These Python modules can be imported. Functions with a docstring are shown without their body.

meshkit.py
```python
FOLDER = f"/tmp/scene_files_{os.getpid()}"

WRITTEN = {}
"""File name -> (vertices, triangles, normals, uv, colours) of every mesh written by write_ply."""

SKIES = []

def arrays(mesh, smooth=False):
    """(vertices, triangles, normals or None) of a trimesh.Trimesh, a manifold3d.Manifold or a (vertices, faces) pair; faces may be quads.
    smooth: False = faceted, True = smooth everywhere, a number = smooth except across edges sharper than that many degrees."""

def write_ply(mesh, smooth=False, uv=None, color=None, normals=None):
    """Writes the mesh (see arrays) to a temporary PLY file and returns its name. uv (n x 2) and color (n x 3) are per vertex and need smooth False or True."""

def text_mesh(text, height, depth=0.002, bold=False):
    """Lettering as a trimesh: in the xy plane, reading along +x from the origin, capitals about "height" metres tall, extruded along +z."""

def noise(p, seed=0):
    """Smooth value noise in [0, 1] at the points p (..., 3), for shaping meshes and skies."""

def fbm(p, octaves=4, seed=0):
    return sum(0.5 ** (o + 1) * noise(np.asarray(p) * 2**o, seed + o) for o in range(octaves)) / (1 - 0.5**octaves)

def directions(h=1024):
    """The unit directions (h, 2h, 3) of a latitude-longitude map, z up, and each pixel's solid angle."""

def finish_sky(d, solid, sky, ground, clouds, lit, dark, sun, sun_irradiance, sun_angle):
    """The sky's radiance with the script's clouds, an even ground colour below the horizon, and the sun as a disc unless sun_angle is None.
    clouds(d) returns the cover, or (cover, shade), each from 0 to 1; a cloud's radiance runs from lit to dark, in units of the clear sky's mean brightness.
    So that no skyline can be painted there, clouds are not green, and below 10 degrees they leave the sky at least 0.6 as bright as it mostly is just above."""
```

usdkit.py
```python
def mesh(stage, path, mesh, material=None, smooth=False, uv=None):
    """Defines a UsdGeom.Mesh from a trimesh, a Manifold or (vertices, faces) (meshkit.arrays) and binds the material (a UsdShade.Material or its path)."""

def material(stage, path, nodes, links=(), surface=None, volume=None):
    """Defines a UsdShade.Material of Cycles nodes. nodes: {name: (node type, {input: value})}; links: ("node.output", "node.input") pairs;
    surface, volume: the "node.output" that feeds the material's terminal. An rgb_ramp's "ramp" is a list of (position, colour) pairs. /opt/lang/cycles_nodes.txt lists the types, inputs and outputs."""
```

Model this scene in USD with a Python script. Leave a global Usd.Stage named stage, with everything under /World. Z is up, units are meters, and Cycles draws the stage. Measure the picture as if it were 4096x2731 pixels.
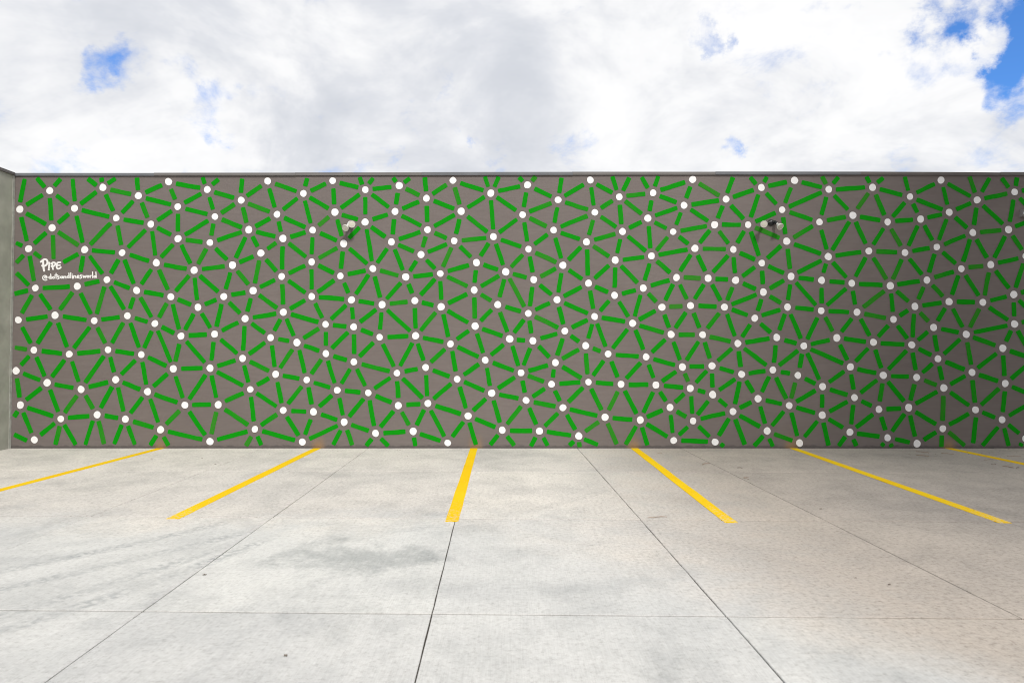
import math, random
import numpy as np
import shapely
from shapely.geometry import LineString, Polygon, Point, box as sbox
from shapely import union_all, affinity
import trimesh
import usdkit, meshkit
from pxr import Usd, UsdGeom, UsdLux, UsdShade, Gf, Sdf, Vt

stage = Usd.Stage.CreateInMemory()
UsdGeom.SetStageUpAxis(stage, UsdGeom.Tokens.z)
UsdGeom.SetStageMetersPerUnit(stage, 1.0)
world = UsdGeom.Xform.Define(stage, '/World')
stage.SetDefaultPrim(world.GetPrim())
LK = '/World/Looks'
UsdGeom.Scope.Define(stage, LK)

# ---------------------------------------------------------------- camera
EXPOSURE = 0.95
CAM_H, PITCH, WALL_Y = 1.4545, math.atan(58.5 / 2730.667), 10.815
cam = UsdGeom.Camera.Define(stage, '/World/camera')
cam.AddTranslateOp().Set(Gf.Vec3d(0, 0, CAM_H))
cam.AddRotateXOp().Set(90 + math.degrees(PITCH))
cam.CreateFocalLengthAttr(24.0)
cam.CreateHorizontalApertureAttr(36.0)
cam.CreateVerticalApertureAttr(36.0 * 682 / 1024)
cam.CreateClippingRangeAttr(Gf.Vec2f(0.05, 2000))
cam.CreateFStopAttr(4.5)
cam.CreateFocusDistanceAttr(10.8)
cam.CreateExposureAttr(EXPOSURE)

# ---------------------------------------------------------------- sky and sun
SUN_EL = math.radians(46)
SUN_AZ = math.radians(160)           # atan2(x, y) of the direction towards the sun: behind the camera, a little right
SKY_STRENGTH, CLOUD = 0.10, 5.2
sd = Gf.Vec3d(math.cos(SUN_EL) * math.sin(SUN_AZ), math.cos(SUN_EL) * math.cos(SUN_AZ), math.sin(SUN_EL))
sun = UsdLux.DistantLight.Define(stage, '/World/sun')
sun.CreateNormalizeAttr(True)
sun.CreateIntensityAttr(0.37)
sun.CreateAngleAttr(10.0)
sun.CreateColorAttr(Gf.Vec3f(1.0, 0.95, 0.88))
zax = sd.GetNormalized(); xax = Gf.Cross(Gf.Vec3d(0, 0, 1), zax).GetNormalized(); yax = Gf.Cross(zax, xax)
sun.AddTransformOp().Set(Gf.Matrix4d(*xax, 0, *yax, 0, *zax, 0, 0, 0, 0, 1))

# gaps in the cloud and greyer cloud, as (azimuth, elevation, angular radius in radians, depth)
HOLES = [(0.648, 0.4023, 0.0893, 0.38), (0.6577, 0.3641, 0.0702, 0.3), (0.611, 0.3217, 0.051, 0.2), (0.6426, 0.3102, 0.051, 0.21), (0.5529, 0.3505, 0.0383, 0.13), (0.2905, 0.4425, 0.0351, 0.17), (0.2963, 0.4239, 0.0287, 0.12), (0.4261, 0.4451, 0.0351, 0.15), (0.4705, 0.4297, 0.0319, 0.14), (-0.5287, 0.3502, 0.0478, 0.14), (-0.5489, 0.3341, 0.0415, 0.14), (-0.5602, 0.3071, 0.0446, 0.1), (-0.5929, 0.3776, 0.051, 0.07), (-0.4045, 0.3331, 0.0351, 0.16), (-0.4684, 0.3761, 0.0319, 0.09), (-0.0552, 0.3087, 0.0306, 0.16), (-0.0231, 0.3115, 0.0319, 0.17), (0.3445, 0.2837, 0.0293, 0.16), (0.3243, 0.2657, 0.0293, 0.16), (-0.1908, 0.2807, 0.0255, 0.15), (-0.6175, 0.2597, 0.0829, 0.08), (-0.5912, 0.2442, 0.0383, 0.08)]
GREYS = [(-0.1127, 0.3702, 0.2423, 0.07), (-0.2065, 0.3372, 0.1276, 0.06), (-0.2977, 0.4518, 0.1913, 0.06), (0.3812, 0.3047, 0.1786, 0.09), (-0.4986, 0.3707, 0.1212, 0.08), (0.0796, 0.4046, 0.1658, 0.05), (-0.5824, 0.2607, 0.1403, 0.06), (-0.4535, 0.4329, 0.1403, 0.05), (0.3251, 0.3706, 0.1658, -0.05), (0.435, 0.2765, 0.1148, -0.09), (-0.3549, 0.3776, 0.1212, -0.08), (0.6038, 0.2671, 0.1276, -0.09), (-0.2965, 0.2851, 0.2041, -0.05), (0.2058, 0.4405, 0.1403, -0.02)]


SKYGAIN = (0.36, 0.64, 1.0)


def sky_material():
    n = {'sky': ('sky_texture', {'sky_type': 'single_scattering', 'sun_disc': False, 'sun_elevation': SUN_EL, 'sun_rotation': SUN_AZ, 'altitude': 50.0, 'air_density': 1.0, 'aerosol_density': 0.15, 'ozone_density': 2.0}),
         'tc': ('texture_coordinate', {}), 'sep': ('separate_xyz', {}),
         'zc': ('math', {'math_type': 'maximum', 'value2': 0.0}), 'za': ('math', {'math_type': 'add', 'value2': 0.42}),
         'px': ('math', {'math_type': 'divide'}), 'py': ('math', {'math_type': 'divide'}), 'pl': ('combine_xyz', {'z': 0.37}),
         'n1': ('noise_texture', {'scale': 7.0, 'detail': 10.0, 'roughness': 0.62, 'distortion': 0.25}),
         'n2': ('noise_texture', {'scale': 3.4, 'detail': 10.0, 'roughness': 0.56, 'distortion': 0.45}), 'n12': ('mix_float', {'fac': 0.22}), 'n12c': ('math', {'math_type': 'multiply_add', 'value2': 1.45, 'value3': -0.225}),
         'mp2': ('mapping', {'location': (3.3, 1.7, 5.1)}),
         'shade': ('rgb_ramp', {'ramp': [(0.0, (0.62, 0.65, 0.71)), (0.26, (0.68, 0.705, 0.76)), (0.38, (0.765, 0.785, 0.83)), (0.47, (0.875, 0.885, 0.91)), (0.54, (0.955, 0.96, 0.972)), (0.61, (0.995, 0.995, 1.00)), (1.0, (1.02, 1.02, 1.02))]}),
         'lit': ('mix_color', {'blend_type': 'multiply', 'fac': 1.0, 'b': (CLOUD, CLOUD, CLOUD), 'use_clamp': False}),
         'cov': ('map_range', {'range_type': 'smoothstep', 'from_min': 0.07, 'from_max': 0.43, 'to_min': 0.0, 'to_max': 1.0, 'clamp': True}),
         'deep': ('mix_color', {'blend_type': 'multiply', 'fac': 1.0, 'b': SKYGAIN, 'use_clamp': False}),
         'mix': ('mix_color', {'blend_type': 'mix', 'use_clamp': False}),
         'bg': ('background_shader', {'strength': SKY_STRENGTH})}
    l = [('tc.generated', 'sep.vector'), ('sep.z', 'zc.value1'), ('zc.value', 'za.value1'), ('sep.x', 'px.value1'), ('za.value', 'px.value2'),
         ('sep.y', 'py.value1'), ('za.value', 'py.value2'), ('px.value', 'pl.x'), ('py.value', 'pl.y'), ('pl.vector', 'n1.vector'),
         ('pl.vector', 'mp2.vector'), ('mp2.vector', 'n2.vector'), ('n2.fac', 'n12.a'), ('n1.fac', 'n12.b'), ('n12.result', 'n12c.value1'), ('shade.color', 'lit.a'), ('sky.color', 'deep.a')]
    # ragged outlines: the direction is stirred by noise before it is compared with a gap's or a grey patch's own direction
    for tag, scale, amount in (('h', 8.0, 0.24), ('g', 2.6, 0.62)):
        n[tag + 'wn'] = ('noise_texture', {'scale': scale, 'detail': 7.0, 'roughness': 0.6})
        n[tag + 'wc'] = ('vector_math', {'math_type': 'subtract', 'vector2': (0.5, 0.5, 0.5)})
        n[tag + 'ws'] = ('vector_math', {'math_type': 'multiply', 'vector2': (amount, amount, amount * 0.7)})
        n[tag + 'wa'] = ('vector_math', {'math_type': 'add'}); n[tag + 'w'] = ('vector_math', {'math_type': 'normalize'})
        l += [('tc.generated', tag + 'wn.vector'), (tag + 'wn.color', tag + 'wc.vector1'), (tag + 'wc.vector', tag + 'ws.vector1'), ('tc.generated', tag + 'wa.vector1'), (tag + 'ws.vector', tag + 'wa.vector2'), (tag + 'wa.vector', tag + 'w.vector1')]
    for tag, blobs, prev, dest in (('h', HOLES, 'n1.fac', 'cov.value'), ('g', GREYS, 'n12c.value', 'shade.fac')):
        for i, (az, el, r, a) in enumerate(blobs):
            d = (math.cos(el) * math.sin(az), math.cos(el) * math.cos(az), math.sin(el))
            k = f'{tag}{i}'
            n[k + 'd'] = ('vector_math', {'math_type': 'dot_product', 'vector2': d})
            n[k + 'r'] = ('map_range', {'range_type': 'smoothstep', 'from_min': math.cos(r), 'from_max': 1.0, 'to_min': 0.0, 'to_max': a, 'clamp': True})
            n[k + 's'] = ('math', {'math_type': 'subtract'})
            l += [(tag + 'w.vector', k + 'd.vector1'), (k + 'd.value', k + 'r.value'), (prev, k + 's.value1'), (k + 'r.result', k + 's.value2')]
            prev = k + 's.value'
        l.append((prev, dest))
    l += [('cov.result', 'mix.fac'), ('deep.result', 'mix.a'), ('lit.result', 'mix.b'), ('mix.result', 'bg.color')]
    return usdkit.material(stage, LK + '/sky_look', n, l, surface='bg.background')


dome = UsdLux.DomeLight.Define(stage, '/World/sky')
UsdShade.MaterialBindingAPI.Apply(dome.GetPrim()).Bind(sky_material())
dome.GetPrim().SetCustomDataByKey('kind', 'structure')

# ---------------------------------------------------------------- helpers
used = {}


def path_for(name, parent):
    base = (parent.GetPath().pathString if parent else '/World') + '/' + name
    k = used.get(base, 0); used[base] = k + 1
    return base if k == 0 else f'{base}_{k:03d}'


def keys(prim, label=None, cat=None, group=None, kind=None):
    for k, v in (('label', label), ('category', cat), ('group', group), ('kind', kind)):
        if v: prim.SetCustomDataByKey(k, v)
    return prim


def obj(name, mesh, mat, parent=None, smooth=False, uv=None, **kw):
    m = usdkit.mesh(stage, path_for(name, parent), mesh, mat, smooth=smooth, uv=uv)
    return keys(m.GetPrim(), **kw)


def thing(name, loc=(0, 0, 0), **kw):
    x = UsdGeom.Xform.Define(stage, path_for(name, None))
    x.AddTranslateOp().Set(Gf.Vec3d(*loc))
    return keys(x.GetPrim(), **kw)


def mat(name, nodes, links, surface='p.BSDF'):
    return usdkit.material(stage, f'{LK}/{name}', nodes, links, surface=surface)


def plain(name, col, rough=0.5, metallic=0.0, spec=0.5, grain=0.12, scale=40.0, bump=0.0):
    """A colour with a little uneven grain."""
    lo, hi = [max(c * (1 - grain), 0) for c in col], [min(c * (1 + grain), 1) for c in col]
    n = {'g': ('geometry', {}), 't': ('noise_texture', {'scale': scale, 'detail': 4.0}), 'r': ('rgb_ramp', {'ramp': [(0.3, lo), (0.7, hi)]}),
         'b': ('bump', {'strength': bump, 'distance': 0.002}),
         'p': ('principled_bsdf', {'roughness': rough, 'metallic': metallic, 'specular_ior_level': spec})}
    l = [('g.position', 't.vector'), ('t.fac', 'r.fac'), ('r.color', 'p.base_color')]
    if bump: l += [('t.fac', 'b.height'), ('b.normal', 'p.normal')]
    return mat(name, n, l)


# ---------------------------------------------------------------- materials
WALL_COL, WALL_DK = (0.158, 0.135, 0.127), (0.143, 0.121, 0.114)
LINE_X = [-5.55, -3.077, -0.603, 1.932, 4.44, 6.893]


def wall_look():
    n = {'g': ('geometry', {}), 's': ('separate_xyz', {}),
         'big': ('noise_texture', {'scale': 0.9, 'detail': 5.0, 'roughness': 0.6}),
         'str': ('mapping', {'scale': (1.0, 1.0, 7.0)}), 'trow': ('noise_texture', {'scale': 2.6, 'detail': 6.0, 'roughness': 0.62, 'distortion': 0.6}),
         'grit': ('noise_texture', {'scale': 130.0, 'detail': 3.0}),
         'm1': ('mix_float', {'fac': 0.45}),
         'col': ('rgb_ramp', {'ramp': [(0.30, WALL_DK), (0.5, WALL_COL), (0.72, (0.181, 0.156, 0.147))]}),
         # scuffed, grimy strip along the foot
         'ed': ('noise_texture', {'scale': 9.0, 'detail': 5.0, 'roughness': 0.65}), 'edm': ('mapping', {'scale': (1.0, 1.0, 3.0)}),
         'ez': ('math', {'math_type': 'multiply_add', 'value2': 0.11, 'value3': -0.025}),
         'zz': ('math', {'math_type': 'subtract'}), 'foot': ('map_range', {'range_type': 'smoothstep', 'from_min': -0.010, 'from_max': 0.030, 'to_min': 0.8, 'to_max': 0.0, 'clamp': True}),
         'mixf': ('mix_color', {'b': (0.075, 0.068, 0.066)}),
         # yellow overspray where the parking lines were sprayed up to the wall
         'ox': ('math', {'math_type': 'subtract', 'value2': LINE_X[0] - 1.2445}), 'om': ('math', {'math_type': 'modulo', 'value2': 2.489}),
         'oc': ('math', {'math_type': 'subtract', 'value2': 1.2445}), 'oa': ('math', {'math_type': 'absolute'}),
         'ov': ('map_range', {'range_type': 'smoothstep', 'from_min': 0.02, 'from_max': 0.15, 'to_min': 1.0, 'to_max': 0.0, 'clamp': True}),
         'oz': ('map_range', {'range_type': 'smoothstep', 'from_min': 0.0, 'from_max': 0.26, 'to_min': 0.30, 'to_max': 0.0, 'clamp': True}),
         'of': ('math', {'math_type': 'multiply'}), 'mixo': ('mix_color', {'b': (0.46, 0.24, 0.05)}),
         'bm': ('mix_float', {'fac': 0.3}), 'bump': ('bump', {'strength': 0.35, 'distance': 0.012}),
         'p': ('principled_bsdf', {'roughness': 0.62, 'specular_ior_level': 0.4})}
    l = [('g.position', 's.vector'), ('g.position', 'big.vector'), ('g.position', 'str.vector'), ('str.vector', 'trow.vector'), ('g.position', 'grit.vector'),
         ('big.fac', 'm1.a'), ('trow.fac', 'm1.b'), ('m1.result', 'col.fac'),
         ('g.position', 'edm.vector'), ('edm.vector', 'ed.vector'), ('ed.fac', 'ez.value1'), ('s.z', 'zz.value1'), ('ez.value', 'zz.value2'), ('zz.value', 'foot.value'),
         ('col.color', 'mixf.a'), ('foot.result', 'mixf.fac'),
         ('s.x', 'ox.value1'), ('ox.value', 'om.value1'), ('om.value', 'oc.value1'), ('oc.value', 'oa.value1'), ('oa.value', 'ov.value'), ('s.z', 'oz.value'),
         ('ov.result', 'of.value1'), ('oz.result', 'of.value2'), ('of.value', 'mixo.fac'), ('mixf.result', 'mixo.a'), ('mixo.result', 'p.base_color'),
         ('trow.fac', 'bm.a'), ('grit.fac', 'bm.b'), ('bm.result', 'bump.height'), ('bump.normal', 'p.normal')]
    return mat('grey_wall_paint', n, l)


def stroke_look():
    """Green roller paint: full in most strokes, dry and see-through in others (u runs along the stroke in metres, offset per stroke)."""
    n = {'tc': ('texture_coordinate', {}), 'm1': ('mapping', {'scale': (0.55, 0.0, 1.0)}), 'n1': ('noise_texture', {'scale': 1.0, 'detail': 1.0}),
         'm2': ('mapping', {'scale': (2.2, 26.0, 1.0)}), 'n2': ('noise_texture', {'scale': 1.0, 'detail': 5.0, 'roughness': 0.7}),
         'm3': ('mapping', {'scale': (60.0, 90.0, 1.0)}), 'n3': ('noise_texture', {'scale': 1.0, 'detail': 2.0}),
         'a': ('math', {'math_type': 'multiply_add', 'value2': 1.25}), 'b': ('math', {'math_type': 'multiply_add', 'value2': 0.45}), 'b0': ('math', {'math_type': 'multiply', 'value2': 0.35}),
         'cov': ('map_range', {'range_type': 'smoothstep', 'from_min': 0.66, 'from_max': 1.02, 'to_min': 0.0, 'to_max': 1.0, 'clamp': True}),
         'mix': ('mix_color', {'a': (0.040, 0.200, 0.020), 'b': (0.0010, 0.268, 0.002)}),
         'p': ('principled_bsdf', {'roughness': 0.75, 'specular_ior_level': 0.12})}
    l = [('tc.UV', 'm1.vector'), ('m1.vector', 'n1.vector'), ('tc.UV', 'm2.vector'), ('m2.vector', 'n2.vector'), ('tc.UV', 'm3.vector'), ('m3.vector', 'n3.vector'),
         ('n3.fac', 'b0.value1'), ('n2.fac', 'b.value1'), ('b0.value', 'b.value3'), ('n1.fac', 'a.value1'), ('b.value', 'a.value3'), ('a.value', 'cov.value'),
         ('cov.result', 'mix.fac'), ('mix.result', 'p.base_color')]
    return mat('green_paint', n, l)


# tyre tracks on the concrete: two world points and a bulge each, drawn as thin arcs (centre, radius, half width)
def circle3(a, b, c):
    A = np.array([[b[0] - a[0], b[1] - a[1]], [c[0] - a[0], c[1] - a[1]]]) * 2
    r = np.array([b[0] ** 2 + b[1] ** 2 - a[0] ** 2 - a[1] ** 2, c[0] ** 2 + c[1] ** 2 - a[0] ** 2 - a[1] ** 2])
    o = np.linalg.solve(A, r)
    return o, float(np.hypot(*(np.array(a) - o)))


TRACKS = [((-3.62, 4.50), (-3.10, 5.10), (-2.55, 5.95)), ((-3.30, 4.15), (-2.80, 4.80), (-2.25, 5.60)), ((-3.05, 3.55), (-2.62, 4.30), (-2.25, 5.12)), ((-2.95, 3.25), (-2.42, 4.20), (-2.02, 5.25)), ((-0.9, 5.75), (0.0, 6.35), (0.9, 7.3))]


COOL, WARM, BROWN = (0.590, 0.590, 0.580), (0.630, 0.600, 0.565), (0.420, 0.375, 0.335)


def slab_look():
    n = {'g': ('geometry', {}), 's': ('separate_xyz', {}), 'oi': ('object_info', {}),
         'big': ('noise_texture', {'scale': 0.55, 'detail': 6.0, 'roughness': 0.62, 'distortion': 0.5}),
         'mid': ('noise_texture', {'scale': 2.0, 'detail': 9.0, 'roughness': 0.74, 'distortion': 0.3}),
         'mm': ('mapping', {'scale': (1.0, 0.85, 1.0), 'rotation': (0, 0, 0.3)}),
         'fine': ('noise_texture', {'scale': 30.0, 'detail': 8.0, 'roughness': 0.82}),
         'brm': ('mapping', {'scale': (150.0, 5.0, 1.0), 'rotation': (0, 0, -0.0236)}), 'broom': ('noise_texture', {'scale': 1.0, 'detail': 3.0}),
         # cool, smooth zone in front and left; warm, coarse zone at the back and on the right
         'cx': ('math', {'math_type': 'multiply_add', 'value2': 1.9}), 'cy': ('math', {'math_type': 'multiply_add', 'value2': 1.0, 'value3': -6.6}),
         'cb': ('math', {'math_type': 'multiply_add', 'value2': 2.2, 'value3': -13.6}), 'cm': ('math', {'math_type': 'maximum'}),
         'bx': ('math', {'math_type': 'multiply_add', 'value2': 2.6}), 'brn': ('map_range', {'range_type': 'smoothstep', 'from_min': 1.7, 'from_max': 4.0, 'to_min': 0.0, 'to_max': 1.0, 'clamp': True}),
         'base2': ('mix_color', {'a': WARM, 'b': BROWN}),
         'cn': ('math', {'math_type': 'multiply_add', 'value2': 7.0, 'value3': -3.5}), 'cs': ('math', {'math_type': 'add'}),
         'warm': ('map_range', {'range_type': 'smoothstep', 'from_min': -1.6, 'from_max': 1.3, 'to_min': 0.0, 'to_max': 1.0, 'clamp': True}),
         'base': ('mix_color', {'a': COOL}),
         'st': ('rgb_ramp', {'ramp': [(0.28, (0.66, 0.675, 0.685)), (0.42, (0.88, 0.885, 0.885)), (0.54, (1.02, 1.02, 1.015)), (0.70, (1.12, 1.12, 1.11))]}),
         'x1': ('mix_color', {'blend_type': 'multiply', 'fac': 0.75}),
         'bs': ('rgb_ramp', {'ramp': [(0.32, (0.80, 0.81, 0.825)), (0.50, (1.0, 1.0, 1.0)), (0.68, (1.07, 1.065, 1.05))]}),
         'x2': ('mix_color', {'blend_type': 'multiply', 'fac': 0.8}),
         'fs': ('rgb_ramp', {'ramp': [(0.30, (0.36, 0.35, 0.34)), (0.41, (0.74, 0.73, 0.72)), (0.47, (0.96, 0.955, 0.95)), (0.53, (1.03, 1.03, 1.03)), (0.65, (1.20, 1.20, 1.20))]}),
         'x3': ('mix_color', {'blend_type': 'multiply'}), 'fw': ('math', {'math_type': 'multiply_add', 'value2': 0.38, 'value3': 0.52}),
         'rs': ('rgb_ramp', {'ramp': [(0.0, (0.955, 0.955, 0.96)), (1.0, (1.03, 1.03, 1.02))]}), 'x4': ('mix_color', {'blend_type': 'multiply', 'fac': 1.0}),
         'bros': ('rgb_ramp', {'ramp': [(0.3, (0.86, 0.86, 0.86)), (0.6, (1.03, 1.03, 1.03))]}), 'x5': ('mix_color', {'blend_type': 'multiply', 'fac': 0.5}),
         # damp-looking dark patch
         'dm': ('mapping', {'location': (1.12, -4.95, 0.0)}), 'ds': ('mapping', {'scale': (1.15, 1.75, 0.0)}), 'dl': ('vector_math', {'math_type': 'length'}),
         'dn': ('math', {'math_type': 'multiply_add', 'value2': 3.4}), 'dp': ('map_range', {'range_type': 'smoothstep', 'from_min': 1.75, 'from_max': 2.65, 'to_min': 0.8, 'to_max': 0.0, 'clamp': True}),
         'x6': ('mix_color', {'blend_type': 'multiply', 'b': (0.68, 0.70, 0.71)}),
         'bump': ('bump', {'strength': 0.4, 'distance': 0.005}), 'bh': ('mix_float', {'fac': 0.5}),
         'p': ('principled_bsdf', {'roughness': 0.78, 'specular_ior_level': 0.3})}
    l = [('g.position', 's.vector'), ('g.position', 'big.vector'), ('g.position', 'mm.vector'), ('mm.vector', 'mid.vector'), ('g.position', 'fine.vector'), ('g.position', 'brm.vector'), ('brm.vector', 'broom.vector'),
         ('s.x', 'cx.value1'), ('s.y', 'cy.value1'), ('cy.value', 'cx.value3'), ('big.fac', 'cn.value1'), ('cx.value', 'cm.value1'), ('s.y', 'cb.value1'), ('cb.value', 'cm.value2'), ('cm.value', 'cs.value1'), ('mid.fac', 'bx.value1'), ('s.x', 'bx.value3'), ('bx.value', 'brn.value'), ('brn.result', 'base2.fac'), ('base2.result', 'base.b'), ('cn.value', 'cs.value2'), ('cs.value', 'warm.value'),
         ('warm.result', 'base.fac'), ('base.result', 'x1.a'), ('mid.fac', 'st.fac'), ('st.color', 'x1.b'),
         ('x1.result', 'x2.a'), ('big.fac', 'bs.fac'), ('bs.color', 'x2.b'), ('x2.result', 'x3.a'), ('fine.fac', 'fs.fac'), ('fs.color', 'x3.b'), ('warm.result', 'fw.value1'), ('fw.value', 'x3.fac'),
         ('oi.random', 'rs.fac'), ('x3.result', 'x4.a'), ('rs.color', 'x4.b'), ('x4.result', 'x5.a'), ('broom.fac', 'bros.fac'), ('bros.color', 'x5.b'), ('broom.fac', 'bh.a'), ('fine.fac', 'bh.b'),
         ('g.position', 'dm.vector'), ('dm.vector', 'ds.vector'), ('ds.vector', 'dl.vector1'), ('mid.fac', 'dn.value1'), ('dl.value', 'dn.value3'), ('dn.value', 'dp.value'),
         ('dp.result', 'x6.fac'), ('x5.result', 'x6.a'),
         ('bh.result', 'bump.height'), ('bump.normal', 'p.normal')]
    prev = 'x6.result'
    n['flat'] = ('mapping', {'scale': (1.0, 1.0, 0.0)}); l.append(('g.position', 'flat.vector'))
    n['tread'] = ('noise_texture', {'scale': 22.0, 'detail': 2.0}); l.append(('g.position', 'tread.vector'))
    n['trr'] = ('map_range', {'from_min': 0.38, 'from_max': 0.62, 'to_min': 0.1, 'to_max': 1.0, 'clamp': True}); l.append(('tread.fac', 'trr.value'))
    n['trp'] = ('map_range', {'from_min': 0.40, 'from_max': 0.60, 'to_min': 0.15, 'to_max': 1.0, 'clamp': True}); l.append(('mid.fac', 'trp.value'))
    n['trm'] = ('math', {'math_type': 'multiply'}); l += [('trr.result', 'trm.value1'), ('trp.result', 'trm.value2')]
    for i, pts in enumerate(TRACKS):
        o, R = circle3(*pts)
        n[f't{i}o'] = ('vector_math', {'math_type': 'distance', 'vector2': (o[0], o[1], 0.0)})
        n[f't{i}r'] = ('math', {'math_type': 'subtract', 'value2': R}); n[f't{i}a'] = ('math', {'math_type': 'absolute'})
        n[f't{i}w'] = ('map_range', {'range_type': 'smoothstep', 'from_min': 0.03, 'from_max': 0.10, 'to_min': 1.0, 'to_max': 0.0, 'clamp': True})
        a, c = np.array(pts[0]), np.array(pts[2]); mid = (a + c) / 2; half = np.hypot(*(c - a)) / 2
        n[f't{i}d'] = ('vector_math', {'math_type': 'distance', 'vector2': (mid[0], mid[1], 0.0)})
        n[f't{i}e'] = ('map_range', {'range_type': 'smoothstep', 'from_min': half * 0.85, 'from_max': half * 1.6, 'to_min': 0.95 if i < 4 else 0.5, 'to_max': 0.0, 'clamp': True})
        n[f't{i}f'] = ('math', {'math_type': 'multiply'}); n[f't{i}g'] = ('math', {'math_type': 'multiply'})
        n[f't{i}x'] = ('mix_color', {'blend_type': 'multiply', 'b': (0.60, 0.62, 0.64)})
        l += [('flat.vector', f't{i}o.vector1'), (f't{i}o.value', f't{i}r.value1'), (f't{i}r.value', f't{i}a.value1'), (f't{i}a.value', f't{i}w.value'), ('flat.vector', f't{i}d.vector1'), (f't{i}d.value', f't{i}e.value'),
              (f't{i}w.result', f't{i}f.value1'), (f't{i}e.result', f't{i}f.value2'), (f't{i}f.value', f't{i}g.value1'), ('trm.value', f't{i}g.value2'), (f't{i}g.value', f't{i}x.fac'), (prev, f't{i}x.a')]
        prev = f't{i}x.result'
    l.append((prev, 'p.base_color'))
    return mat('concrete', n, l)




def line_look():
    n = {'g': ('geometry', {}), 'w': ('noise_texture', {'scale': 30.0, 'detail': 6.0, 'roughness': 0.7}), 'b': ('noise_texture', {'scale': 1.3, 'detail': 3.0}), 's': ('separate_xyz', {}),
         'col': ('rgb_ramp', {'ramp': [(0.35, (0.80, 0.50, 0.003)), (0.62, (0.82, 0.555, 0.006))]}),
         # worn through at the open end
         'wy': ('map_range', {'from_min': 6.0, 'from_max': 7.2, 'to_min': 0.13, 'to_max': 0.0, 'clamp': True}), 'ws': ('math', {'math_type': 'add'}),
         'wf': ('map_range', {'range_type': 'smoothstep', 'from_min': 0.61, 'from_max': 0.72, 'to_min': 0.0, 'to_max': 0.8, 'clamp': True}),
         'mix': ('mix_color', {'b': (0.60, 0.52, 0.38)}), 'p': ('principled_bsdf', {'roughness': 0.7, 'specular_ior_level': 0.15})}
    l = [('g.position', 'w.vector'), ('g.position', 'b.vector'), ('g.position', 's.vector'), ('b.fac', 'col.fac'), ('s.y', 'wy.value'), ('wy.result', 'ws.value1'), ('w.fac', 'ws.value2'), ('ws.value', 'wf.value'),
         ('wf.result', 'mix.fac'), ('col.color', 'mix.a'), ('mix.result', 'p.base_color')]
    return mat('yellow_line_paint', n, l)


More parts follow.
